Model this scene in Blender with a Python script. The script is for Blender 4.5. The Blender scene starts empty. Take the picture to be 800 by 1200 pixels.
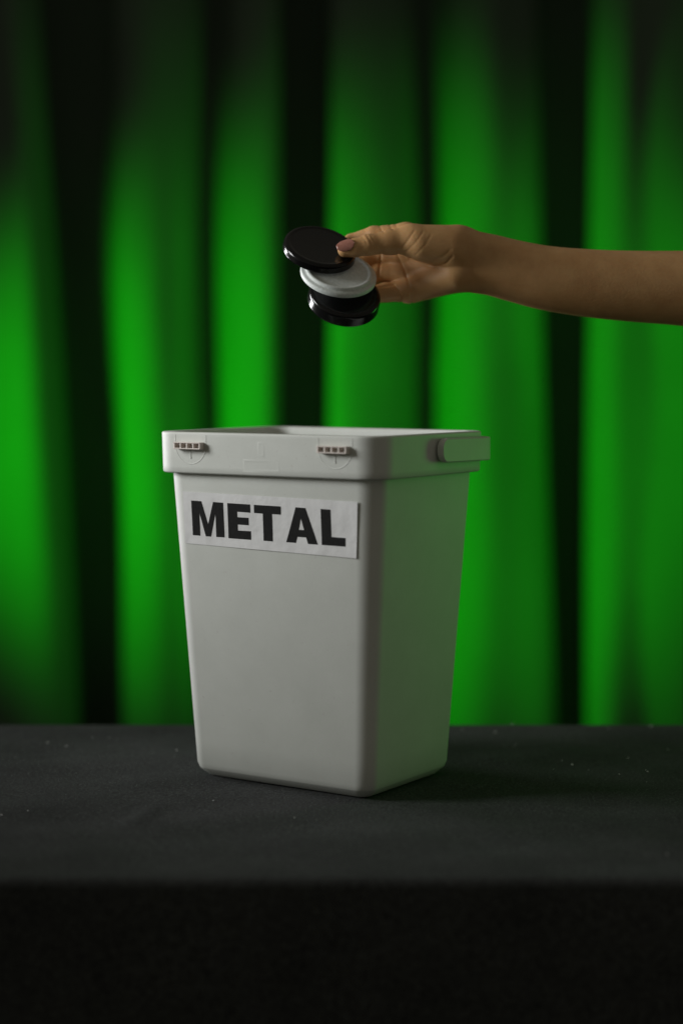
import bpy, bmesh, math, random
import numpy as np
from mathutils import Vector, Matrix
from mathutils.geometry import tessellate_polygon

random.seed(7); np.random.seed(7)
SC = bpy.context.scene
COL = SC.collection
R = math.radians

# ------------------------------------------------------------------ camera
CAM_Y, CAM_Z, PITCH, LENS = -1.679, 0.3705, 0.07667, 65.0
cam_d = bpy.data.cameras.new('camera'); cam = bpy.data.objects.new('camera', cam_d); COL.objects.link(cam)
cam.location = (0, CAM_Y, CAM_Z); cam.rotation_euler = (math.pi/2 - PITCH, 0, 0)
cam_d.lens = LENS; cam_d.sensor_width = 36; cam_d.sensor_fit = 'AUTO'; cam_d.clip_end = 50; cam_d.clip_start = 0.05
cam_d.dof.use_dof = True; cam_d.dof.focus_distance = 1.63; cam_d.dof.aperture_fstop = 1.95
SC.camera = cam

# ------------------------------------------------------------------ world and lamps
world = bpy.data.worlds.new('World'); SC.world = world; world.use_nodes = True
bgn = world.node_tree.nodes['Background']
bgn.inputs['Color'].default_value = (1.0, 0.94, 0.76, 1); bgn.inputs['Strength'].default_value = 0.108

def lamp(name, kind, loc, target, energy, color, **kw):
    d = bpy.data.lights.new(name, kind); d.energy = energy; d.color = color
    for k, v in kw.items(): setattr(d, k, v)
    o = bpy.data.objects.new(name, d); COL.objects.link(o); o.location = loc
    o.rotation_euler = (Vector(target) - Vector(loc)).to_track_quat('-Z', 'Y').to_euler()
    return o
GREEN = (0.004, 1.0, 0.004)
lamp('key_softbox', 'AREA', (-1.32, -0.14, 0.78), (0, 0, 0.43), 2.0, (0.97, 0.98, 0.97), size=0.5, spread=R(62))
lamp('rim_softbox', 'AREA', (-1.20, 0.72, 0.46), (0, 0, 0.46), 1.15, (0.98, 0.98, 1.0), shape='RECTANGLE', size=0.25, size_y=0.6, spread=R(52))
lamp('green_spot', 'SPOT', (-1.80, 0.50, 0.28), (0.90, 2.05, 0.185), 560, GREEN, spot_size=R(40), spot_blend=1.0, shadow_soft_size=0.12).scale = (2.1, 1, 1)
lamp('green_spot', 'SPOT', (1.45, 1.00, 0.15), (0.40, 2.05, 0.24), 75, GREEN, spot_size=R(54), spot_blend=1.0, shadow_soft_size=0.06).scale = (1.3, 1, 1)  # weak fill added from the right to lift the curtain folds
lamp('green_side_panel', 'AREA', (0.80, 0.34, 0.28), (0.08, 0.02, 0.19), 0.105, (0.05, 1.0, 0.06), size=0.25, spread=R(66))

SC.view_settings.view_transform = 'Standard'; SC.view_settings.look = 'None'
SC.view_settings.exposure = 0; SC.view_settings.gamma = 1
SC.cycles.use_denoising = True; SC.cycles.max_bounces = 8
SC.cycles.sample_clamp_indirect = 4

# ------------------------------------------------------------------ helpers
def link(name, me, mat=None, parent=None, smooth=True):
    if mat is not None and not me.materials: me.materials.append(mat)
    o = bpy.data.objects.new(name, me); COL.objects.link(o)
    if parent is not None: o.parent = parent
    if smooth:
        for p in me.polygons: p.use_smooth = True
    return o
def from_py(name, v, f, mat=None, parent=None, smooth=True):
    me = bpy.data.meshes.new(name); me.from_pydata([tuple(map(float, a)) for a in v], [], [tuple(map(int, a)) for a in f]); me.update()
    return link(name, me, mat, parent, smooth)
def from_bm(name, bm, mat=None, parent=None, smooth=True):
    me = bpy.data.meshes.new(name); bm.normal_update(); bm.to_mesh(me); bm.free()
    return link(name, me, mat, parent, smooth)
def empty(name, loc, rz=0):
    o = bpy.data.objects.new(name, None); COL.objects.link(o); o.location = loc; o.rotation_euler = (0, 0, rz)
    o.empty_display_size = 0.05
    return o
def tag(o, label=None, cat=None, group=None, kind=None):
    if label: o['label'] = label
    if cat: o['category'] = cat
    if group: o['group'] = group
    if kind: o['kind'] = kind
    return o
def autosmooth(o, ang=35):
    me = o.data
    me.set_sharp_from_angle(angle=R(ang))
def bevel(o, w, seg=2, ang=30):
    m = o.modifiers.new('bevel', 'BEVEL'); m.width = w; m.segments = seg; m.limit_method = 'ANGLE'; m.angle_limit = R(ang)
    return o
def rrect(w, d, r, n=10):
    pts = []
    for sx, sy, a0 in ((1, 1, 0), (-1, 1, 90), (-1, -1, 180), (1, -1, 270)):
        for k in range(n + 1):
            a = R(a0 + 90*k/n); pts.append((sx*(w/2 - r) + r*math.cos(a), sy*(d/2 - r) + r*math.sin(a)))
    return pts
def loft(rings, cap0=False, cap1=False, closed=False):
    v = []; f = []; n = len(rings[0])
    for rg in rings: v += rg
    m = len(rings)
    for i in range(m if closed else m - 1):
        j = (i + 1) % m
        for k in range(n):
            l = (k + 1) % n
            f.append((i*n + k, i*n + l, j*n + l, j*n + k))
    if cap0: f.append(tuple(range(n))[::-1])
    if cap1: f.append(tuple((m - 1)*n + k for k in range(n)))
    return v, f
def box_bm(bm, x0, x1, y0, y1, z0, z1):
    vs = [bm.verts.new(p) for p in ((x0,y0,z0),(x1,y0,z0),(x1,y1,z0),(x0,y1,z0),(x0,y0,z1),(x1,y0,z1),(x1,y1,z1),(x0,y1,z1))]
    for q in ((0,3,2,1),(4,5,6,7),(0,1,5,4),(1,2,6,5),(2,3,7,6),(3,0,4,7)): bm.faces.new([vs[i] for i in q])

# ------------------------------------------------------------------ materials
def mat(name, color, rough=0.5, **kw):
    m = bpy.data.materials.new(name); m.use_nodes = True
    b = m.node_tree.nodes['Principled BSDF']
    b.inputs['Base Color'].default_value = (*color, 1); b.inputs['Roughness'].default_value = rough
    for k, v in kw.items(): b.inputs[k].default_value = v
    return m, m.node_tree, b
def node(nt, t, **kw):
    n = nt.nodes.new(t)
    for k, v in kw.items(): setattr(n, k, v)
    return n
def noise(nt, scale, detail=4, rough=0.55, stretch=None, coord='Object'):
    tc = node(nt, 'ShaderNodeTexCoord'); n = node(nt, 'ShaderNodeTexNoise')
    n.inputs['Scale'].default_value = scale; n.inputs['Detail'].default_value = detail; n.inputs['Roughness'].default_value = rough
    if stretch:
        mp = node(nt, 'ShaderNodeMapping'); mp.inputs['Scale'].default_value = stretch
        nt.links.new(tc.outputs[coord], mp.inputs[0]); nt.links.new(mp.outputs[0], n.inputs['Vector'])
    else: nt.links.new(tc.outputs[coord], n.inputs['Vector'])
    return n.outputs['Fac']
def ramp(nt, fac, stops):
    r = node(nt, 'ShaderNodeValToRGB'); e = r.color_ramp.elements
    while len(e) < len(stops): e.new(0.5)
    for q, (p, c) in zip(e, stops):
        q.position = p; q.color = (*c, 1) if len(c) == 3 else c
    nt.links.new(fac, r.inputs[0]); return r.outputs[0]
def mixc(nt, fac, a, b, mode='MIX'):
    m = node(nt, 'ShaderNodeMix', data_type='RGBA', blend_type=mode)
    for s, val in ((0, fac), (6, a), (7, b)):
        if hasattr(val, 'links'): nt.links.new(val, m.inputs[s])
        elif s == 0: m.inputs[0].default_value = val
        else: m.inputs[s].default_value = (*val, 1)
    return m.outputs[2]
def bump(nt, bs, h, strength, dist, prev=None):
    n = node(nt, 'ShaderNodeBump'); n.inputs['Strength'].default_value = strength; n.inputs['Distance'].default_value = dist
    nt.links.new(h, n.inputs['Height'])
    if prev is not None: nt.links.new(prev, n.inputs['Normal'])
    nt.links.new(n.outputs[0], bs.inputs['Normal']); return n.outputs[0]

# light grey bin plastic: fine mould grain, faint scuffs
M_BIN, nt, b = mat('bin_plastic', (0.70, 0.71, 0.67), 0.42)
sc_ = ramp(nt, noise(nt, 22, 6, 0.7), [(0.35, (0.63, 0.65, 0.605)), (0.7, (0.68, 0.70, 0.655))])
sp = ramp(nt, noise(nt, 260, 2, 0.5), [(0.70, (0, 0, 0)), (0.76, (1, 1, 1))])
nt.links.new(mixc(nt, sp, sc_, (0.60, 0.60, 0.56)), b.inputs['Base Color'])
nt.links.new(ramp(nt, noise(nt, 60, 4), [(0.3, (0.52,)*3), (0.7, (0.57,)*3)]), b.inputs['Roughness'])
bump(nt, b, noise(nt, 1900, 2, 0.5), 0.22, 0.0004)
M_CLIP, nt, b = mat('clip_plastic', (0.70, 0.63, 0.58), 0.45)
bump(nt, b, noise(nt, 900, 2), 0.15, 0.0004)

M_PAPER, nt, b = mat('paper', (0.80, 0.80, 0.80), 0.8)
nt.links.new(ramp(nt, noise(nt, 70, 5), [(0.3, (0.76, 0.76, 0.76)), (0.7, (0.83, 0.83, 0.83))]), b.inputs['Base Color'])
n1 = bump(nt, b, noise(nt, 55, 3), 0.6, 0.0015); bump(nt, b, noise(nt, 900, 3), 0.25, 0.0003, n1)
M_INK, nt, b = mat('black_ink', (0.012, 0.012, 0.012), 0.8)
b.inputs['Specular IOR Level'].default_value = 0.2
nt.links.new(ramp(nt, noise(nt, 400, 3), [(0.3, (0.010,)*3), (0.75, (0.018,)*3)]), b.inputs['Base Color'])

# black cloth on the table: weave, lint dust
M_CLOTH, nt, b = mat('black_cloth', (0.07, 0.07, 0.07), 0.95)
b.inputs['Specular IOR Level'].default_value = 0.15
base = ramp(nt, noise(nt, 9, 5, 0.6), [(0.3, (0.030, 0.032, 0.0315)), (0.72, (0.048, 0.051, 0.050))])
thr = ramp(nt, noise(nt, 420, 3, 0.6, (1, 2.2, 1)), [(0.30, (0.30,)*3), (0.70, (1.70,)*3)])
c1 = mixc(nt, 1.0, base, thr, 'MULTIPLY')
dustm = ramp(nt, noise(nt, 900, 1, 0.5), [(0.63, (0, 0, 0)), (0.74, (1, 1, 1))])
c2 = mixc(nt, dustm, c1, (0.15, 0.16, 0.155))
nt.links.new(c2, b.inputs['Base Color'])
n1 = bump(nt, b, noise(nt, 700, 3, 0.6, (1, 2, 1)), 0.5, 0.0005); bump(nt, b, noise(nt, 26, 4), 0.16, 0.002, n1)

M_LINT, nt, b = mat('lint', (0.75, 0.75, 0.72), 0.8)
nt.links.new(ramp(nt, noise(nt, 40, 2), [(0.3, (0.5,)*3), (0.7, (0.85,)*3)]), b.inputs['Base Color'])

# black curtain fabric (some of the green lamp light is tinted into its colour)
M_CURT, nt, b = mat('black_curtain_fabric', (0.05, 0.05, 0.05), 0.9)
b.inputs['Specular IOR Level'].default_value = 0.3
nt.links.new(ramp(nt, noise(nt, 5, 6, 0.65, (1, 1, 0.35)), [(0.3, (0.060, 0.088, 0.062)), (0.7, (0.078, 0.114, 0.080))]), b.inputs['Base Color'])
bump(nt, b, noise(nt, 300, 3), 0.3, 0.002)
M_FLOOR, nt, b = mat('dark_floor', (0.05, 0.05, 0.05), 0.6)
nt.links.new(ramp(nt, noise(nt, 6, 6), [(0.3, (0.03,)*3), (0.7, (0.06,)*3)]), b.inputs['Base Color'])

M_BLID, nt, b = mat('black_gloss_lid', (0.006, 0.006, 0.006), 0.12)
b.inputs['Specular IOR Level'].default_value = 0.35
nt.links.new(ramp(nt, noise(nt, 90, 5), [(0.3, (0.09,)*3), (0.75, (0.24,)*3)]), b.inputs['Roughness'])
M_BLIN, nt, b = mat('black_lid_liner', (0.02, 0.02, 0.02), 0.5)
nt.links.new(ramp(nt, noise(nt, 200, 3), [(0.3, (0.4,)*3), (0.7, (0.6,)*3)]), b.inputs['Roughness'])
M_WLID, nt, b = mat('white_lid', (0.74, 0.78, 0.76), 0.5)
nt.links.new(ramp(nt, noise(nt, 350, 3), [(0.35, (0.66, 0.71, 0.68)), (0.7, (0.78, 0.82, 0.80))]), b.inputs['Base Color'])
bump(nt, b, noise(nt, 700, 2), 0.4, 0.0006)

M_SKIN, nt, b = mat('skin', (0.46, 0.27, 0.17), 0.48)
b.inputs['Subsurface Weight'].default_value = 0.18; b.inputs['Subsurface Radius'].default_value = (0.008, 0.003, 0.0015); b.inputs['Subsurface Scale'].default_value = 0.6
s1 = ramp(nt, noise(nt, 45, 5, 0.6), [(0.3, (0.60, 0.325, 0.135)), (0.7, (0.73, 0.43, 0.19))])
s2 = ramp(nt, noise(nt, 900, 2), [(0.62, (0, 0, 0)), (0.78, (0.5, 0.5, 0.5))])
nt.links.new(mixc(nt, s2, s1, (0.48, 0.25, 0.12)), b.inputs['Base Color'])
n1 = bump(nt, b, noise(nt, 420, 4, 0.6), 0.22, 0.0010); bump(nt, b, noise(nt, 1500, 2), 0.25, 0.0004, n1)
M_NAIL, nt, b = mat('nail', (0.40, 0.19, 0.14), 0.28)
nt.links.new(ramp(nt, noise(nt, 300, 2), [(0.3, (0.36, 0.15, 0.11)), (0.7, (0.44, 0.20, 0.15))]), b.inputs['Base Color'])

# ------------------------------------------------------------------ setting: floor and curtain
FLOOR = -0.74
o = from_py('floor', [(-4, -4, FLOOR), (4, -4, FLOOR), (4, 3, FLOOR), (-4, 3, FLOOR)], [(0, 1, 2, 3)], M_FLOOR)
tag(o, kind='structure')

CUR_Y = 2.00
CD = CUR_Y - CAM_Y; CK = 65/36*1200/CD      # pixels of the photograph per metre at the curtain
def curtain():
    # plan of the hanging folds: (position along the rail as seen in the photo, depth behind the front in m)
    P = [(-760,.20),(-700,.05),(-660,.0),(-600,.02),(-560,.08),(-545,.22),(-500,.25),(-480,.10),(-470,.02),(-420,0),(-370,.03),(-340,.14),(-300,.16),(-270,.04),
         (-220,.0),(-170,.03),(-150,.16),(-110,.18),(-85,.08),(-60,.045),(-28,.075),(-8,.055),(12,.012),(40,.0),(62,.040),(76,.075),
         (73,.11),(69,.15),(80,.185),(112,.19),(136,.185),(149,.15),(143,.095),(140,.045),(150,.012),(180,.0),(206,.034),(226,.052),(242,.085),(255,.115),(265,.085),(272,.04),
         (288,.015),(310,.0),(324,.012),(329,.05),(324,.09),(322,.125),(334,.15),(356,.155),(382,.15),(394,.12),(388,.08),(385,.035),(391,.006),(412,.0),(440,.018),(468,.052),
         (488,.09),(508,.13),(519,.085),(527,.03),(545,.004),(572,.0),(600,.034),(625,.056),(638,.075),(640,.10),(634,.14),(644,.175),(664,.18),(686,.175),(700,.14),(693,.09),
         (688,.04),(696,.008),(716,.0),(731,.006),(744,.036),(770,.052),(800,.070),(830,.095),(850,.14),(872,.16),(890,.09),(905,.02),(945,.0),(985,.03),(1000,.14),(1050,.16),(1080,.03),
         (1130,0),(1170,.03),(1190,.2),(1240,.22),(1262,.06),(1300,.0),(1350,.02),(1400,.12),(1450,.18),(1500,.05),(1560,.0)]
    rg = random.Random(21)
    def more(u, sgn, n):                       # the folds go on beyond the frame
        out = []
        for _ in range(n):
            w = rg.uniform(70, 130)
            for k, d in ((.15, .05), (.3, .0), (.6, .02), (.8, .09), (1.0, .15)): out.append((u + sgn*w*k, d*rg.uniform(.8, 1.2)))
            u += sgn*w
        return out
    P = more(-760, -1, 9)[::-1] + P + more(1560, 1, 9)
    Q = np.array([((u - 400)/CK, CUR_Y + d) for u, d in P])
    # correct for parallax of the deeper points
    Q[:, 0] *= (Q[:, 1] - CAM_Y)/CD
    pts = []
    for i in range(len(Q) - 1):
        p0, p1, p2, p3 = Q[max(i-1, 0)], Q[i], Q[i+1], Q[min(i+2, len(Q)-1)]
        for t in np.linspace(0, 1, 7)[:-1]:
            pts.append(0.5*((2*p1) + (p2 - p0)*t + (2*p0 - 5*p1 + 4*p2 - p3)*t*t + (3*p1 - p0 - 3*p2 + p3)*t**3))
    pts.append(Q[-1]); pts = np.array(pts)
    for _ in range(11): pts[1:-1] = 0.25*pts[:-2] + 0.5*pts[1:-1] + 0.25*pts[2:]
    nz = 130; zs = np.linspace(FLOOR + 0.01, 2.1, nz)
    V = []; zc = 0.365
    s = np.arange(len(pts))
    for z in zs:
        x = pts[:, 0].copy(); y = pts[:, 1].copy()
        h = z - 0.3
        # the folds lean a little and breathe along their height
        x += -0.040*h*np.exp(-((x - 0.39)/0.055)**2) - 0.045*h*np.exp(-((x + 0.575)/0.06)**2)
        x += 0.003*np.sin(3.1*h + 9*pts[:, 0])
        y += 0.012*np.sin(2.3*h + 5*pts[:, 0]) + 0.005*np.sin(7*h + 21*pts[:, 0])
        y += 0.006*np.exp(-abs(z - zc)/0.03)*(0.5 + 0.5*np.sin(17*pts[:, 0] + 1))     # the crease from storage
        V.append(np.c_[x, y, np.full(len(x), z)])
    V = np.concatenate(V); n = len(pts)
    F = [(i*n + k, i*n + k + 1, (i+1)*n + k + 1, (i+1)*n + k) for i in range(nz - 1) for k in range(n - 1)]
    return from_py('curtain', V, F, M_CURT)
o = curtain(); tag(o, 'black fabric backdrop curtain hanging in deep folds, washed with green light', 'curtain')

# ------------------------------------------------------------------ table under its black cloth
T_X, T_F, T_B = 1.0, -0.357, 0.240
table = empty('table', (0, 0, FLOOR))
tag(table, 'table covered with a dusty black cloth hanging down its front', 'table')
def tcloth():
    r = 0.007; drop = -FLOOR - 0.012
    def fold(s, lo, hi):      # arc length -> (position, drop)
        c = 0.5*(lo + hi); half = 0.5*(hi - lo); a = abs(s - c); sg = 1 if s >= c else -1
        q = half - r
        if a <= q: return s, 0.0
        t = (a - q)/r
        if t < math.pi/2: return c + sg*(q + r*math.sin(t)), -r*(1 - math.cos(t))
        return c + sg*half, -r - (a - q - r*math.pi/2)
    ext = drop - r + r*math.pi/2 - r
    def axis(lo, hi, step):
        t = np.linspace(0, 1, 12)
        a = [lo + r - r*math.pi/2 - (drop - r)*(1 - k) for k in t][:-1]
        a += [lo + r - r*math.pi/2*(1 - k) for k in np.linspace(0, 1, 7)][:-1]
        a += list(np.linspace(lo + r, hi - r, int((hi - lo)/step)))
        a += [hi - r + r*math.pi/2*k for k in np.linspace(0, 1, 7)][1:]
        a += [hi - r + r*math.pi/2 + (drop - r)*k for k in t][1:]
        return a
    ax = axis(-T_X, T_X, 0.008); ay = axis(T_F, T_B, 0.006)
    V = []; rng = np.random.RandomState(3)
    ph = rng.rand(40)*6.28
    for sy in ay:
        y_, dy = fold(sy, T_F, T_B)
        for sx in ax:
            y = y_
            x, dx = fold(sx, -T_X, T_X)
            z = min(dx, dy)
            if z > -1e-6:
                e = 0.0007*math.sin(23*x + 11*y + ph[0]) + 0.0006*math.sin(-31*x + 37*y + ph[1]) + 0.0004*math.sin(67*x + 43*y + ph[2]) + 0.0004*math.sin(19*x - 71*y + ph[3])
                # a soft pinched crease left of the bin
                ux, uy = x + 0.165, y + 0.16
                along = ux*0.2 + uy*0.98; across = ux*0.98 - uy*0.2
                e += 0.0026*math.exp(-(across/0.007)**2)*math.exp(-(along/0.045)**4)
                ux, uy = x + 0.36, y - 0.06; along = ux*0.95 + uy*0.3; across = -ux*0.3 + uy*0.95
                e += 0.0008*math.exp(-(across/0.010)**2)*math.exp(-(along/0.12)**4)
                m = max(0.0, 1 - max(0, abs(x) - T_X + 0.05)/0.04)
                m *= min(1.0, max(0.0, min(y - T_F, T_B - y) - r)/0.05)
                near_bin = math.exp(-(((x + 0.018)/0.13)**4 + (y/0.13)**4))
                z = z + e*m*(1 - 0.9*near_bin) - 0.0008*near_bin
            else:
                k = min(1.0, -z/0.5)
                if dy < -r: y += (1 if sy > 0 else -1)*k*(0.012 + 0.010*math.sin(7*x + ph[5]) + 0.006*math.sin(17*x + ph[6]))
                if dx < -r: x += (1 if sx > 0 else -1)*k*(0.012 + 0.010*math.sin(9*y + ph[7]))
            V.append((x, y, z - FLOOR))
    n = len(ax)
    F = [(i*n + k, i*n + k + 1, (i+1)*n + k + 1, (i+1)*n + k) for i in range(len(ay) - 1) for k in range(n - 1)]
    return from_py('tablecloth', V, F, M_CLOTH, table)
tcloth()

# lint and crumbs on the cloth: uncountable
def lint():
    bm = bmesh.new(); rng = random.Random(5)
    def speck(x, y, s, z=0.0012):
        a = rng.random()*6.28; w = s*rng.uniform(0.35, 0.8)
        v = []
        for k in range(5):
            t = a + k*1.2566 + rng.uniform(-.3, .3); q = rng.uniform(.6, 1)
            v.append(bm.verts.new((x + s*q*math.cos(t), y + w*q*math.sin(t), z + rng.uniform(0, s*0.5))))
        top = bm.verts.new((x, y, z + s*0.7))
        for k in range(5): bm.faces.new((v[k], v[(k+1) % 5], top))
        bm.faces.new(v[::-1])
    for _ in range(1100):
        x = -0.62 + abs(rng.gauss(0, 0.28)); y = 0.235 - abs(rng.gauss(0, 0.16))
        if y < -0.33 or (abs(x + .018) < .13 and abs(y) < .13): continue
        speck(x, y, rng.uniform(0.0002, 0.00042))
    for _ in range(160):
        x = rng.uniform(-0.8, 0.8); y = rng.uniform(-0.33, 0.23)
        if abs(x + .018) < .13 and abs(y) < .13: continue
        speck(x, y, rng.uniform(0.0002, 0.0004))
    return bm
def on_table(u, v):
    c, s = math.cos(PITCH), math.sin(PITCH); F_ = 65/36*1200
    dx, dz = (u - 400)/F_, -(v - 600)/F_
    d = (dx, c + dz*s, -s + dz*c); t = -CAM_Z/d[2]
    return d[0]*t, CAM_Y + d[1]*t
lb = lint()
rng = random.Random(9)
for u, v, s in ((56,872,.9),(78,876,.8),(207,881,.8),(109,866,.5),(2,957,.7),(33,952,.5),(128,866,.5),(762,853,1.2),(670,898,1.1),(735,890,.7),(758,906,.6),(725,909,.6),(658,893,.5),(541,857,.6),(580,860,1.0),
                (604,874,.5),(600,876,.5),(782,880,.6),(756,904,.5),(781,1003,.6),(345,960,.5),(250,940,.6),(600,849.8,.9),(648,903,.4),(689,904,.4),(757,918,.4),(713,856,.5)):
    x, y = on_table(u, v); s *= 0.0018
    a = rng.random()*6.28; vs = []
    for k in range(6):
        t = a + k*1.047 + rng.uniform(-.3, .3)
        vs.append(lb.verts.new((x + s*rng.uniform(.5, 1)*math.cos(t), y + s*0.7*rng.uniform(.5, 1)*math.sin(t), 0.0012 + rng.uniform(0, s*0.3))))
    tp = lb.verts.new((x, y, 0.0012 + s*0.8))
    for k in range(6): lb.faces.new((vs[k], vs[(k+1) % 6], tp))
    lb.faces.new(vs[::-1])
o = from_bm('lint_specks', lb, M_LINT, smooth=False)
tag(o, 'pale specks of lint and dust scattered over the black cloth', 'lint', kind='stuff')

# ------------------------------------------------------------------ the bin
H = 0.315
RW, RD, RR, RH, OV = 0.2430, 0.1896, 0.0239, 0.0367, 0.0083
BW, BD, BR = 0.1918, 0.1416, 0.0146
ZT = H - RH
UW, UD, UR = RW - 2*OV, RD - 2*OV, RR - OV*0.5
bin_ = empty('waste_bin', (-0.0176, 0, 0.0004), -0.5841)
tag(bin_, 'light grey plastic bin with METAL label standing on the black cloth', 'bin')
def ring(w, d, r, z): return [(x, y, z) for x, y in rrect(w, d, max(r, 0.002), 12)]
def wall(z, off=0.0):
    t = z/ZT; r = BR + (UR - BR)*t
    return ring(BW + (UW - BW)*t - 2*off, BD + (UD - BD)*t - 2*off, r - off*0.6, z)
def bodymesh():
    rg = []
    # underside set in, foot bevel, outer wall, top lip, inner wall, inner floor
    rg.append(ring(BW - 0.040, BD - 0.040, BR - 0.008, 0.0015))
    rg.append(ring(BW - 0.018, BD - 0.018, BR - 0.005, 0.0000))
    for w, z in ((0.0082, 0.0004), (0.0075, 0.0010), (0.0014, 0.0066), (0.0006, 0.0080), (0.0001, 0.0098)):
        rg.append(ring(BW - 2*w, BD - 2*w, BR - w*0.5, z))
    for z in np.linspace(0.012, ZT + 0.004, 14): rg.append(wall(z))
    rg.append(wall(H - 0.004, 0.0004))
    for z in list(np.linspace(H - 0.004, 0.010, 12)): rg.append(wall(z, 0.0028))
    rg.append(wall(0.005, 0.008)); rg.append(wall(0.004, 0.03))
    v, f = loft(rg, True, True)
    return v, f
v, f = bodymesh(); o = from_py('body', v, f, M_BIN, bin_); autosmooth(o, 40)
def rimmesh():
    rg = []
    k = 0.0016
    def rr(off, z): return ring(RW - 2*off, RD - 2*off, RR - off*0.6, z)
    tp = lambda z: 0.0008*(H - z)/RH      # slight draft of the band
    rg.append(rr(OV - 0.0005, ZT + 0.0035)); rg.append(rr(0.0026, ZT + 0.0012))
    rg.append(rr(0.0022, ZT + 0.0004)); rg.append(rr(0.0014 + tp(ZT), ZT)); rg.append(rr(0.0006 + tp(ZT), ZT + 0.0004)); rg.append(rr(tp(ZT), ZT + 0.0014))
    for z in np.linspace(ZT + 0.006, H - 0.004, 5): rg.append(rr(tp(z), z))
    for a in range(0, 91, 18): rg.append(rr(k*(1 - math.cos(R(a))), H - k + k*math.sin(R(a))))
    w2 = OV + 0.0022
    for a in range(90, -1, -18): rg.append(rr(w2 - k*(1 - math.cos(R(a))), H - k + k*math.sin(R(a))))
    rg.append(rr(w2 + 0.0006, H - 0.010)); rg.append(rr(w2 + 0.0012, H - 0.016)); rg.append(rr(OV + 0.0003, H - 0.0165)); rg.append(rr(OV - 0.0005, H - 0.012))
    return loft(rg, closed=True)
v, f = rimmesh(); o = from_py('rim', v, f, M_BIN, bin_); autosmooth(o, 50); rim = o

FY = -RD/2       # front face of the rim band (local)
def fy(z): return FY + 0.0008*(H - z)/RH      # it leans in a little towards its lower edge
# two slotted hinge clips moulded on the front of the rim, each in a U shaped raised outline
def clip(cx):
    c = empty('hinge_clip', (0, 0, 0)); c.parent = bin_
    return c
def clip_mesh(cx):
    bm = bmesh.new()
    x0, x1 = cx - 0.0150, cx + 0.0150; z0, z1 = 0.3000, 0.3062; y0, y1 = FY - 0.0062, FY + 0.002
    wt = 0.0011
    box_bm(bm, x0, x1, y0, y1, z0, z0 + wt); box_bm(bm, x0, x1, y0 + 0.0004, y1, z1 - wt*0.9, z1)
    for k in range(5):
        xc = x0 + wt*0.8 + (x1 - x0 - wt*1.6)*k/4
        box_bm(bm, xc - wt*0.8, xc + wt*0.8, y0 + 0.0006, y1, z0 + wt*0.5, z1 - wt*0.5)
    return bm
def u_outline(cx):
    # raised hairline: two straight legs and a half circle
    path = [(cx - 0.0172, H - 0.0022)]
    path += [(cx - 0.0172*math.cos(R(a)), 0.3040 - 0.0172*math.sin(R(a))) for a in range(0, 181, 6)]
    path += [(cx + 0.0172, H - 0.0022)]
    V = []; w = 0.00045
    for i, (x, z) in enumerate(path):
        a = path[max(i-1, 0)]; b_ = path[min(i+1, len(path)-1)]
        tx, tz = b_[0] - a[0], b_[1] - a[1]; l = math.hypot(tx, tz); nx, nz = -tz/l, tx/l
        for s, hgt in ((-1.5, 0.0001), (-0.6, -0.00026), (0.6, -0.00026), (1.5, 0.0001)): V.append((x + nx*w*s, fy(z + nz*w*s) + hgt, z + nz*w*s))
    F = [(i*4 + k, i*4 + k + 1, i*4 + k + 5, i*4 + k + 4) for i in range(len(path) - 1) for k in range(3)]
    return V, F
for cx in (-0.0768, 0.0772):
    o = from_bm('hinge_clip', clip_mesh(cx), M_CLIP, bin_, smooth=False); bevel(o, 0.00035, 2)
    v, f = u_outline(cx); from_py('raised_outline', v, f, M_BIN, o)
    bm = bmesh.new(); box_bm(bm, cx - 0.0004, cx + 0.0004, fy(0.295) - 0.0004, fy(0.295) + 0.0008, 0.2915, 0.2985); from_bm('centre_rib', bm, M_BIN, o, smooth=False)
# faint embossed rectangle at the lower edge of the rim
def emb(x0, x1, z0, z1, name='embossed_panel'):
    V = []; hh = -0.00010; e = 0.0010
    for (dx, y) in ((0, 0.00005), (e, -0.00011), (e*2.2, -0.00011), (e*3.2, 0.00004)):
        V += [(x0 + dx, fy(z0 + dx) + y, z0 + dx), (x1 - dx, fy(z0 + dx) + y, z0 + dx), (x1 - dx, fy(z1 - dx) + y, z1 - dx), (x0 + dx, fy(z1 - dx) + y, z1 - dx)]
    F = [(i*4 + k, i*4 + (k+1) % 4, i*4 + 4 + (k+1) % 4, i*4 + 4 + k) for i in range(3) for k in range(4)]
    return from_py(name, V, F, M_BIN, bin_)
emb(-0.0197, 0.0204, 0.2812, 0.2930)
emb(-0.004, 0.0045, 0.2945, 0.3085)

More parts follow.
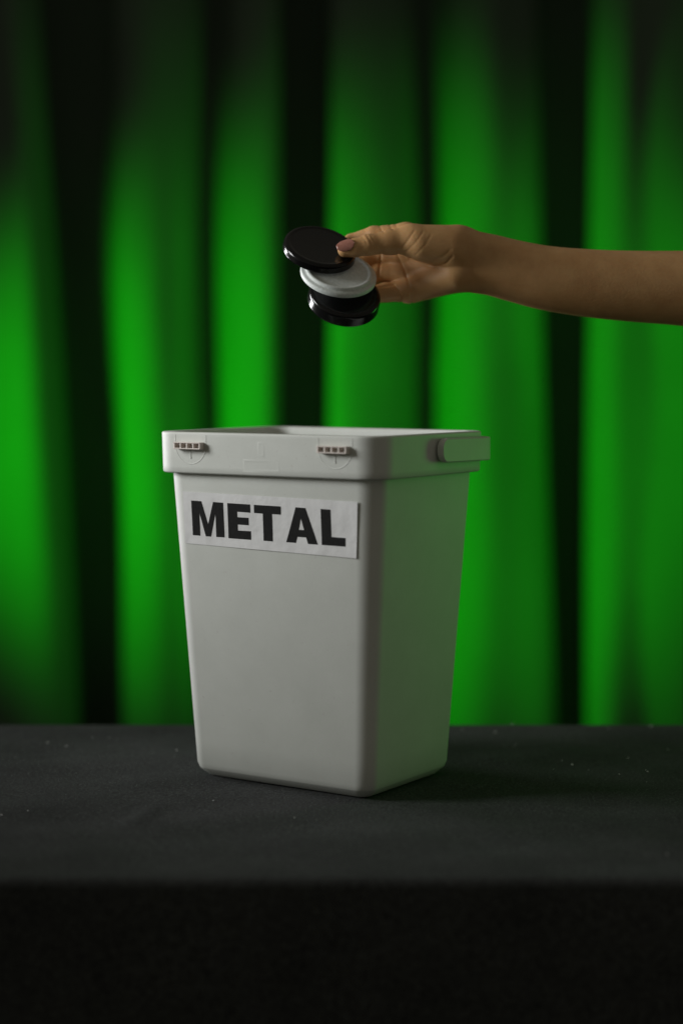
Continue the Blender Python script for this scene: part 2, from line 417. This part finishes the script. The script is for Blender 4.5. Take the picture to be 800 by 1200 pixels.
# strap handle: pivots on both sides, folded down round the back of the rim
def strap():
    off, th = 0.0022, 0.0062; zc, hh = 0.3002, 0.0105
    ox, oy, orr = RW/2 + off, RD/2 + off, RR + off
    path = []                                   # inner line, from the right side round the back to the left side
    ystart = 0.0
    path += [(ox, y, 1, 0) for y in np.r_[ystart - 0.004 + 0.0080*(1 - np.cos(np.linspace(0, math.pi/2, 9))), np.linspace(ystart + 0.006, oy - orr, 12)]]
    path += [(ox - orr + orr*math.cos(R(a)), oy - orr + orr*math.sin(R(a)), math.cos(R(a)), math.sin(R(a))) for a in range(6, 91, 6)]
    path += [(x, oy, 0, 1) for x in np.linspace(ox - orr, -ox + orr, 14)[1:-1]]
    path += [(-ox + orr + orr*math.cos(R(a)), oy - orr + orr*math.sin(R(a)), math.cos(R(a)), math.sin(R(a))) for a in range(90, 181, 6)]
    path += [(-ox, y, -1, 0) for y in np.r_[ystart - 0.004 + 0.0080*(1 - np.cos(np.linspace(0, math.pi/2, 9))), np.linspace(ystart + 0.006, oy - orr, 12)][::-1][1:]]
    V = []; n = 8
    L = len(path)
    for i, (x, y, nx, ny) in enumerate(path):
        d = min(y - (ystart - 0.004), 1) if abs(nx) > 0.999 else 1
        d = max(d, 0)
        cr = 0.0080
        h = hh if d >= cr else hh - cr + math.sqrt(max(cr*cr - (cr - d)**2, 0))
        e = 0.0009
        h2 = max(h - e, 0.0003)
        prof = [(0, -h2), (0, h2), (e, h), (th - e, h), (th, h2), (th, -h2), (th - e, -h), (e, -h)]
        for q, z in prof: V.append((x + nx*q, y + ny*q, zc + z - 0.0012*min(1, max(0, (y)/0.09))))
    F = [(i*n + k, i*n + (k+1) % n, (i+1)*n + (k+1) % n, (i+1)*n + k) for i in range(L - 1) for k in range(n)]
    F += [tuple(range(n))[::-1], tuple((L-1)*n + k for k in range(n))]
    o = from_py('handle', V, F, M_BIN, bin_); autosmooth(o, 40)
    me = o.data
    bmm = bmesh.new(); bmm.from_mesh(me); bmesh.ops.recalc_face_normals(bmm, faces=bmm.faces); bmm.to_mesh(me); bmm.free()
    for s in (1, -1):                            # pivot bosses between handle and rim
        ring_ = [(0.0058*math.cos(k*0.3927), 0.0058*math.sin(k*0.3927)) for k in range(16)]
        v, f = loft([[(s*(RW/2 - 0.001), 0.006 + a, 0.2997 + b_) for a, b_ in ring_], [(s*(RW/2 + off + 0.001), 0.006 + a, 0.2997 + b_) for a, b_ in ring_]], True, True)
        q = from_py('pivot', v, f, M_BIN, o); autosmooth(q, 40)
strap()

# the paper label and its letters, lying on the sloping front wall
SL = (UD/2 - BD/2)/ZT
def wallpt(x, z, h):
    y = -(BD/2 + SL*z)
    k = 1/math.hypot(1, SL)
    return (x, y - h*k, z - h*SL*k)
def lift(x, z):
    t = max(0.0, (x - 0.070)/0.025); u = max(0.0, (0.222 - z)/0.012)
    return 0.0005 + 0.0007*t*t + 0.0004*u*max(0, 1 - abs(x)/0.1) + 0.00012*math.sin(70*x + 3) + 0.00010*math.sin(130*z)
def paper():
    nx, nz = 60, 16; V = []; tl, tr, br, bl = (-.0925, .2613), (.0945, .2592), (.0915, .2109), (-.0923, .2144)
    for lay in (0, 1):
        for j in range(nz + 1):
            t = j/nz
            for i in range(nx + 1):
                s = i/nx
                x = (1-t)*((1-s)*tl[0] + s*tr[0]) + t*((1-s)*bl[0] + s*br[0]); z = (1-t)*((1-s)*tl[1] + s*tr[1]) + t*((1-s)*bl[1] + s*br[1])
                V.append(wallpt(x, z, lift(x, z) - (0.00014 if lay else 0)))
    n = nx + 1; N = n*(nz + 1)
    F = [(j*n + i, (j+1)*n + i, (j+1)*n + i + 1, j*n + i + 1) for j in range(nz) for i in range(nx)]
    F += [tuple(N + q for q in f[::-1]) for f in F]
    bd = [i for i in range(n)] + [j*n + nx for j in range(1, nz + 1)] + [nz*n + i for i in range(nx - 1, -1, -1)] + [j*n for j in range(nz - 1, 0, -1)]
    F += [(bd[k], bd[(k+1) % len(bd)], N + bd[(k+1) % len(bd)], N + bd[k]) for k in range(len(bd))]
    o = from_py('paper_label', V, F, M_PAPER, bin_); autosmooth(o, 40)
    o['label'] = 'white paper strip printed METAL stuck on the bin front'
    return o
plabel = paper()
LET = {
 'M': ([(-0.0836,.2535),(-0.0721,.2533),(-0.0656,.2330),(-0.0591,.2531),(-0.0477,.2529),(-0.0477,.2219),(-0.0571,.2218),(-0.0570,.2425),(-0.0628,.2218),(-0.0688,.2218),(-0.0749,.2425),(-0.0748,.2220),(-0.0834,.2222)], []),
 'E': ([(-0.0432,.2528),(-0.0180,.2525),(-0.0181,.2452),(-0.0326,.2455),(-0.0326,.2407),(-0.0203,.2406),(-0.0204,.2340),(-0.0326,.2341),(-0.0326,.2288),(-0.0183,.2288),(-0.0184,.2212),(-0.0434,.2214)], []),
 'T': ([(-0.0141,.2524),(0.0147,.2521),(0.0145,.2449),(0.0051,.2450),(0.0049,.2210),(-0.0051,.2211),(-0.0049,.2450),(-0.0142,.2452)], []),
 'A': ([(0.0302,.2520),(0.0406,.2518),(0.0523,.2206),(0.0419,.2207),(0.0401,.2262),(0.0311,.2263),(0.0293,.2209),(0.0190,.2211)], [(0.0354,.2425),(0.0382,.2325),(0.0328,.2326)]),
 'L': ([(0.0563,.2517),(0.0666,.2515),(0.0666,.2280),(0.0810,.2278),(0.0808,.2204),(0.0563,.2206)], []),
}
for ch, (outer, hole) in LET.items():
    polys = [[Vector((a, b_, 0)) for a, b_ in outer]] + ([[Vector((a, b_, 0)) for a, b_ in hole]] if hole else [])
    tris = tessellate_polygon(polys); flat = [p for q in polys for p in q]
    bm = bmesh.new(); vs = [bm.verts.new(p) for p in flat]
    for t in tris:
        try: bm.faces.new([vs[i] for i in t])
        except ValueError: pass
    bmesh.ops.subdivide_edges(bm, edges=[e for e in bm.edges if e.calc_length() > 0.006], cuts=3, use_grid_fill=True)
    bmesh.ops.triangulate(bm, faces=bm.faces)
    for vv in bm.verts: vv.co = wallpt(vv.co.x, vv.co.y, lift(vv.co.x, vv.co.y) + 0.00012)
    bmesh.ops.recalc_face_normals(bm, faces=bm.faces)
    for fc in bm.faces:
        if fc.normal.y > 0: fc.normal_flip()
    from_bm('letter', bm, M_INK, plabel, smooth=False)

# ------------------------------------------------------------------ the three lids
FPX = 65/36*1200
def Q(u, v, ymm):
    """point seen at photo pixel (u, v) at the world depth y = ymm millimetres"""
    c, s = math.cos(PITCH), math.sin(PITCH)
    dx, dz = (u - 400)/FPX, -(v - 600)/FPX
    d = (dx, c + dz*s, -s + dz*c); t = (ymm*0.001 - CAM_Y)/d[1]
    return Vector((d[0]*t, CAM_Y + d[1]*t, CAM_Z + d[2]*t))
def lathe(profile, n=72):
    V = []; F = []; idx = []
    for r, z in profile:
        if r < 1e-7: idx.append([len(V)]*n); V.append((0, 0, z))
        else:
            idx.append(list(range(len(V), len(V) + n)))
            V += [(r*math.cos(2*math.pi*k/n), r*math.sin(2*math.pi*k/n), z) for k in range(n)]
    for a, b_ in zip(idx[:-1], idx[1:]):
        for k in range(n):
            l = (k + 1) % n
            f = [a[k], a[l], b_[l], b_[k]]; g = []
            for q in f:
                if q not in g: g.append(q)
            if len(g) > 2: F.append(tuple(g))
    return V, [f[::-1] for f in F]
N0 = Vector((0.21, -0.58, 0.79)).normalized()
def lid_black(D, h):
    r = D/2
    return [(0, -.0003), (r*.80, -.0003), (r*.845, -.0002), (r*.87, .0003), (r*.91, .0003), (r*.945, -.0001), (r*.972, -.0008), (r*.99, -.0018), (r, -.0034), (r, -h + .0022), (r*1.006, -h + .0016), (r*1.006, -h + .0004), (r*.992, -h),
            (r*.965, -h + .0002), (r*.955, -h + .001), (r*.95, -.0030), (r*.93, -.0016), (0, -.0016)]
def lid_white(D, h):
    r = D/2
    return [(0, -.0016), (r*.74, -.0016), (r*.78, -.0014), (r*.80, -.0003), (r*.815, 0), (r*.865, 0), (r*.885, -.0006), (r*.893, -.0024), (r*.91, -.0029), (r*.965, -.0030), (r*.988, -.0035), (r, -.0046), (r, -h + .0014), (r*.992, -h + .0004), (r*.975, -h),
            (r*.955, -h + .0004), (r*.945, -.0044), (r*.93, -.0032), (0, -.0032)]
LIDS = []
def lid(name, prof, mtl, uv, ymm, nrm, label, cat, group):
    v, f = lathe(prof); o = from_py(name, v, f, mtl); autosmooth(o, 55)
    o.location = Q(*uv, ymm); o.rotation_euler = nrm.to_track_quat('Z', 'Y').to_euler()
    tag(o, label, cat, group); LIDS.append((o, nrm)); return o
G = 'jar lids held in the hand'
lid('jar_lid', lid_black(0.0665, 0.0080), M_BLID, (375.5, 287.5), 0, Vector((0.20, -0.58, 0.79)).normalized(), 'glossy black jar lid pinched under the thumb, topmost of the three', 'lid', G)
lid('jar_lid', lid_white(0.0690, 0.0080), M_WLID, (397.5, 315.5), -8.5, Vector((0.15, -0.58, 0.80)).normalized(), 'matte white jar lid fanned between two black lids', 'lid', G)
lid('jar_lid', lid_black(0.0650, 0.0120), M_BLID, (404.5, 342.5), -13.0, Vector((0.16, -0.68, 0.715)).normalized(), 'glossy black jar lid hanging lowest beneath the white lid', 'lid', G)

# ------------------------------------------------------------------ hand and arm (one continuous surface)
def rc(P, a, b, r1, r2):
    """distance to a round cone from a (r1) to b (r2)"""
    a = np.array(a, np.float32); b = np.array(b, np.float32); ba = b - a; l2 = float(ba @ ba); rr = r1 - r2; a2 = l2 - rr*rr; il2 = 1/l2
    X = P[0] - a[0]; Y = P[1] - a[1]; Z = P[2] - a[2]
    y = X*ba[0] + Y*ba[1] + Z*ba[2]; z = y - l2
    px, py, pz = X*l2 - ba[0]*y, Y*l2 - ba[1]*y, Z*l2 - ba[2]*y
    x2 = px*px + py*py + pz*pz; y2 = y*y*l2; z2 = z*z*l2
    k = np.sign(rr)*rr*rr*x2
    d = (np.sqrt(x2*a2*il2) + y*rr)*il2 - r1
    d = np.where(np.sign(z)*a2*z2 > k, np.sqrt(x2 + z2)*il2 - r2, d)
    d = np.where(np.sign(y)*a2*y2 < k, np.sqrt(x2 + y2)*il2 - r1, d)
    return d.astype(np.float32)
def smin(a, b, k):
    h = np.maximum(k - np.abs(a - b), 0)/k
    return np.minimum(a, b) - h*h*k*0.25
def chain(P, pts, k):
    d = None
    for (u0, v0, y0, r0), (u1, v1, y1, r1) in zip(pts[:-1], pts[1:]):
        e = rc(P, Q(u0, v0, y0), Q(u1, v1, y1), r0*.001, r1*.001); d = e if d is None else smin(d, e, k)
    return d
THUMB = [(533, 284, 5, 15.0), (482, 281, -1, 13.8), (456, 284, -4, 10.5), (431, 287, -8, 8.9), (416, 290.3, -9.5, 7.7), (404, 293, -9.3, 6.7)]
FING = [
 [(476, 275, 25, 10.4), (438, 276, 31, 8.6), (412, 283.5, 37, 7.4), (398, 294, 38, 6.6)],
 [(471, 297, 31, 10.6), (441, 300, 40, 8.8), (416, 309, 36, 7.8), (402, 319, 29, 6.8)],
 [(472, 319, 32, 10.4), (443, 320.3, 36, 9.3), (422, 334, 30, 7.8), (410, 342, 22, 6.8)],
 [(478, 341, 26, 9.8), (452, 342.6, 26, 9.0), (434, 346, 20, 8.0), (424, 350, 14, 6.8)],
]
ARM = [(548, 306, 12, 28.0), (575, 310.5, 13, 27.6), (600, 317, 14, 28.0), (640, 326, 16, 29.2), (690, 332, 19, 30.8), (740, 335.5, 22, 32.2), (800, 338, 25, 34.0), (900, 343, 30, 38.0), (1020, 350, 36, 41.0), (1120, 352, 40, 42.0), (1300, 340, 48, 46.0), (1500, 326, 56, 52.0)]
def smooth_profile(pts, per=4):
    A = np.array(pts, float); out = []
    for i in range(len(A) - 1):
        p0, p1, p2, p3 = A[max(i-1, 0)], A[i], A[i+1], A[min(i+2, len(A)-1)]
        for t in np.arange(per)/per:
            out.append(0.5*(2*p1 + (p2 - p0)*t + (2*p0 - 5*p1 + 4*p2 - p3)*t*t + (3*p1 - p0 - 3*p2 + p3)*t**3))
    return [tuple(map(float, q)) for q in out] + [tuple(A[-1])]
ARM_F = smooth_profile(ARM)
CREASE = [   # lines pressed into the skin: pixel polyline, depth mm, half width mm
 ([(466, 297), (473, 312), (479, 330), (484, 354)], 0.8, 1.0),
 ([(446, 336), (462, 333), (468, 341), (472, 354)], 1.0, 0.8),
 ([(447, 297), (446, 306), (444, 322)], 1.0, 0.9),
 ([(480, 303), (492, 308), (506, 312.6), (521, 310), (528, 302)], 0.9, 0.9),
 ([(469, 293), (476, 285), (484, 273)], 0.45, 0.8), ([(476, 296), (486, 286), (494, 274)], 0.35, 0.8), ([(486, 300), (496, 290), (503, 278)], 0.3, 0.8),
 ([(506, 306), (518, 302), (526, 294)], 0.3, 0.8),
 ([(424, 279), (430, 288)], 0.5, 0.7), ([(429, 277), (435, 287)], 0.5, 0.7), ([(434, 278), (438, 285)], 0.35, 0.7),
 ([(445, 262), (449, 273)], 0.6, 0.8), ([(456, 258), (460, 270)], 0.6, 0.8), ([(463, 257), (466, 267)], 0.4, 0.8),
 ([(546, 288), (543, 310), (545, 338)], 0.14, 1.0), ([(556, 290), (554, 312), (556, 336)], 0.10, 1.0),
]
def press(P, out):
    for line, dep, w in CREASE:
        d2 = None
        for (u0, v0), (u1, v1) in zip(line[:-1], line[1:]):
            a, b_ = Q(u0, v0, 5), Q(u1, v1, 5); bx, bz = b_.x - a.x, b_.z - a.z
            X, Z = P[0] - a.x, P[2] - a.z; t = np.clip((X*bx + Z*bz)/(bx*bx + bz*bz), 0, 1)
            e = (X - t*bx)**2 + (Z - t*bz)**2; d2 = e if d2 is None else np.minimum(d2, e)
        out = out + dep*.001*np.exp(-d2/(w*.001)**2)*(P[1] < 0.05)
    return out.astype(np.float32)
def sdf(P, x):
    st_ = {1: None, -1: None}
    for (u0, v0, y0, h0), (u1, v1, y1, h1) in zip(ARM_F[:-1], ARM_F[1:]):
        def st(u, h): g = 9.5 - 5.0*min(1, max(0, (u - 560)/240)); return g, h - g
        g0, r0 = st(u0, h0); g1, r1 = st(u1, h1)
        a0, a1 = Q(u0, v0, y0), Q(u1, v1, y1)
        if x.max() < a0.x - 0.06 or x.min() > a1.x + 0.06: continue
        for s in (1, -1):
            e = rc(P, a0 + Vector((0, 0, s*g0*.001)), a1 + Vector((0, 0, s*g1*.001)), r0*.001, r1*.001)
            st_[s] = e if st_[s] is None else np.minimum(st_[s], e)
    arm = None if st_[1] is None else smin(st_[1], st_[-1], 0.012)
    if x.min() > Q(585, 300, 0).x: return arm
    core = arm if arm is not None else np.full(P[0].shape, 1.0, np.float32)
    for a, f_, r in ((((540, 299, 14)), FING[0][0], 15), ((540, 304, 14), FING[1][0], 16), ((540, 310, 13), FING[2][0], 15), ((540, 316, 12), FING[3][0], 14)):
        core = smin(core, rc(P, Q(*a), Q(*f_[:3]), r*.001, f_[3]*.001), 0.007)
    hyp = rc(P, Q(533, 323, 6), Q(484, 340.5, 21), 0.0155, 0.0108)
    core = smin(core, hyp, 0.006)
    # thumb ball, kept crisp against the palm
    th = chain(P, THUMB, 0.004)
    th = smin(th, rc(P, Q(527, 291, 1), Q(494, 288, -3), 0.0175, 0.0150), 0.006)
    hand = smin(core, th, 0.0035)
    if arm is not None: hand = np.minimum(hand, smin(arm, th, 0.014))
    out = hand
    for fg in FING:
        d = chain(P, fg, 0.002)
        out = np.minimum(out, smin(core, d, 0.005))
    out = np.minimum(out, hand)
    return press(P, out)
def build_arm():
    hx = Q(388, 300, 0).x
    xs = np.r_[np.arange(hx, Q(590, 300, 0).x, 0.0007), np.arange(Q(590, 300, 0).x, Q(820, 300, 0).x, 0.0018), np.arange(Q(820, 300, 0).x, 0.86, 0.006)]
    z0, z1 = 0.395, 0.555; y0, y1 = -0.045, 0.125
    V_, F_ = [], []
    # blocks along x so that the fine hand and the coarse arm share one grid
    ys = np.arange(y0, y1, 0.0010); zs = np.arange(z0, z1, 0.0009)
    val = np.empty((len(xs), len(ys), len(zs)), np.float32)
    YY, ZZ = np.meshgrid(ys.astype(np.float32), zs.astype(np.float32), indexing='ij')
    step = 12
    for i in range(0, len(xs), step):
        xb = xs[i:i+step].astype(np.float32)
        P = (np.broadcast_to(xb[:, None, None], (len(xb),) + YY.shape), np.broadcast_to(YY, (len(xb),) + YY.shape), np.broadcast_to(ZZ, (len(xb),) + YY.shape))
        val[i:i+step] = sdf(P, xb)
    val[-1] = 1.0
    # surface nets on the rectilinear grid
    ins = val < 0
    nx, ny, nz = val.shape
    cnt = np.zeros((nx-1, ny-1, nz-1), np.uint8)
    for a in (0, 1):
        for b in (0, 1):
            for c in (0, 1): cnt += ins[a:nx-1+a, b:ny-1+b, c:nz-1+c]
    ci, cj, ck = np.nonzero((cnt > 0) & (cnt < 8))
    corner = {(a, b, c): val[ci+a, cj+b, ck+c] for a in (0, 1) for b in (0, 1) for c in (0, 1)}
    acc = np.zeros((len(ci), 3)); num = np.zeros(len(ci))
    keys = list(corner)
    for p in keys:
        for ax in range(3):
            if p[ax] == 0:
                q = list(p); q[ax] = 1; q = tuple(q)
                va, vb = corner[p], corner[q]; m = (va < 0) != (vb < 0)
                t = np.where(m, va/np.where(m, va - vb, 1), 0)
                pos = np.array(p, float)[None, :].repeat(len(ci), 0); pos[:, ax] = t
                acc[m] += pos[m]; num[m] += 1
    fr = acc/num[:, None]
    dxs = np.diff(xs); Vx = xs[ci] + fr[:, 0]*dxs[ci]; Vy = ys[cj] + fr[:, 1]*0.0010; Vz = zs[ck] + fr[:, 2]*0.0009
    idx = np.full(cnt.shape, -1, np.int64); idx[ci, cj, ck] = np.arange(len(ci))
    faces = []
    for ax in range(3):
        sl0 = [slice(None)]*3; sl1 = [slice(None)]*3; sl0[ax] = slice(0, -1); sl1[ax] = slice(1, None)
        s0 = ins[tuple(sl0)]; ch = s0 != ins[tuple(sl1)]
        e = np.array(np.nonzero(ch)).T
        o1, o2 = [a for a in range(3) if a != ax]
        ok = (e[:, o1] > 0) & (e[:, o2] > 0) & (e[:, o1] < val.shape[o1]-1) & (e[:, o2] < val.shape[o2]-1); e = e[ok]
        fl = s0[e[:, 0], e[:, 1], e[:, 2]]
        def at(d1, d2):
            q = e.copy(); q[:, o1] -= d1; q[:, o2] -= d2; return idx[q[:, 0], q[:, 1], q[:, 2]]
        quad = np.stack([at(0, 0), at(1, 0), at(1, 1), at(0, 1)], 1)
        flip = fl if ax != 1 else ~fl
        quad[~flip] = quad[~flip][:, ::-1]
        faces.append(quad[(quad >= 0).all(1)])
    faces = np.concatenate(faces)
    return np.c_[Vx, Vy, Vz], faces
AV, AF = build_arm()
arm = from_py('person', AV, AF, M_SKIN)
sm = arm.modifiers.new('relax', 'SMOOTH'); sm.factor = 0.5; sm.iterations = 4
tag(arm, 'bare outstretched arm and hand pinching three jar lids above the bin', 'person')

# thumb nail: a small curved plate lying on the thumb tip
def nail():
    c = Q(404.5, 291.8, -9.3); ax = (Q(396, 293.8, -9.3) - c).normalized()
    nrm = Vector((-0.05, -0.93, 0.36)); nrm = (nrm - ax*nrm.dot(ax)).normalized(); side = ax.cross(nrm).normalized()
    V = []; n, m = 14, 12
    for i in range(n + 1):
        s = i/n; t = -0.0090 + 0.0164*s
        w = 0.0047*min(1, (s*3.2)**0.5, ((1 - s)*3 + 0.10)**0.5)
        rad = 0.0073 + 0.0012*(1 - s) - 0.0007*s*s
        for j in range(m + 1):
            a = (j/m*2 - 1)*w/0.0068
            V.append(c + ax*t + (nrm*math.cos(a) + side*math.sin(a))*(rad + 0.0008))
    k = m + 1
    F = [(i*k + j, i*k + j + 1, (i+1)*k + j + 1, (i+1)*k + j) for i in range(n) for j in range(m)]
    o = from_py('thumb_nail', V, F, M_NAIL, arm)
    md = o.modifiers.new('thick', 'SOLIDIFY'); md.thickness = 0.0006; md.offset = 0
    return o
nail()
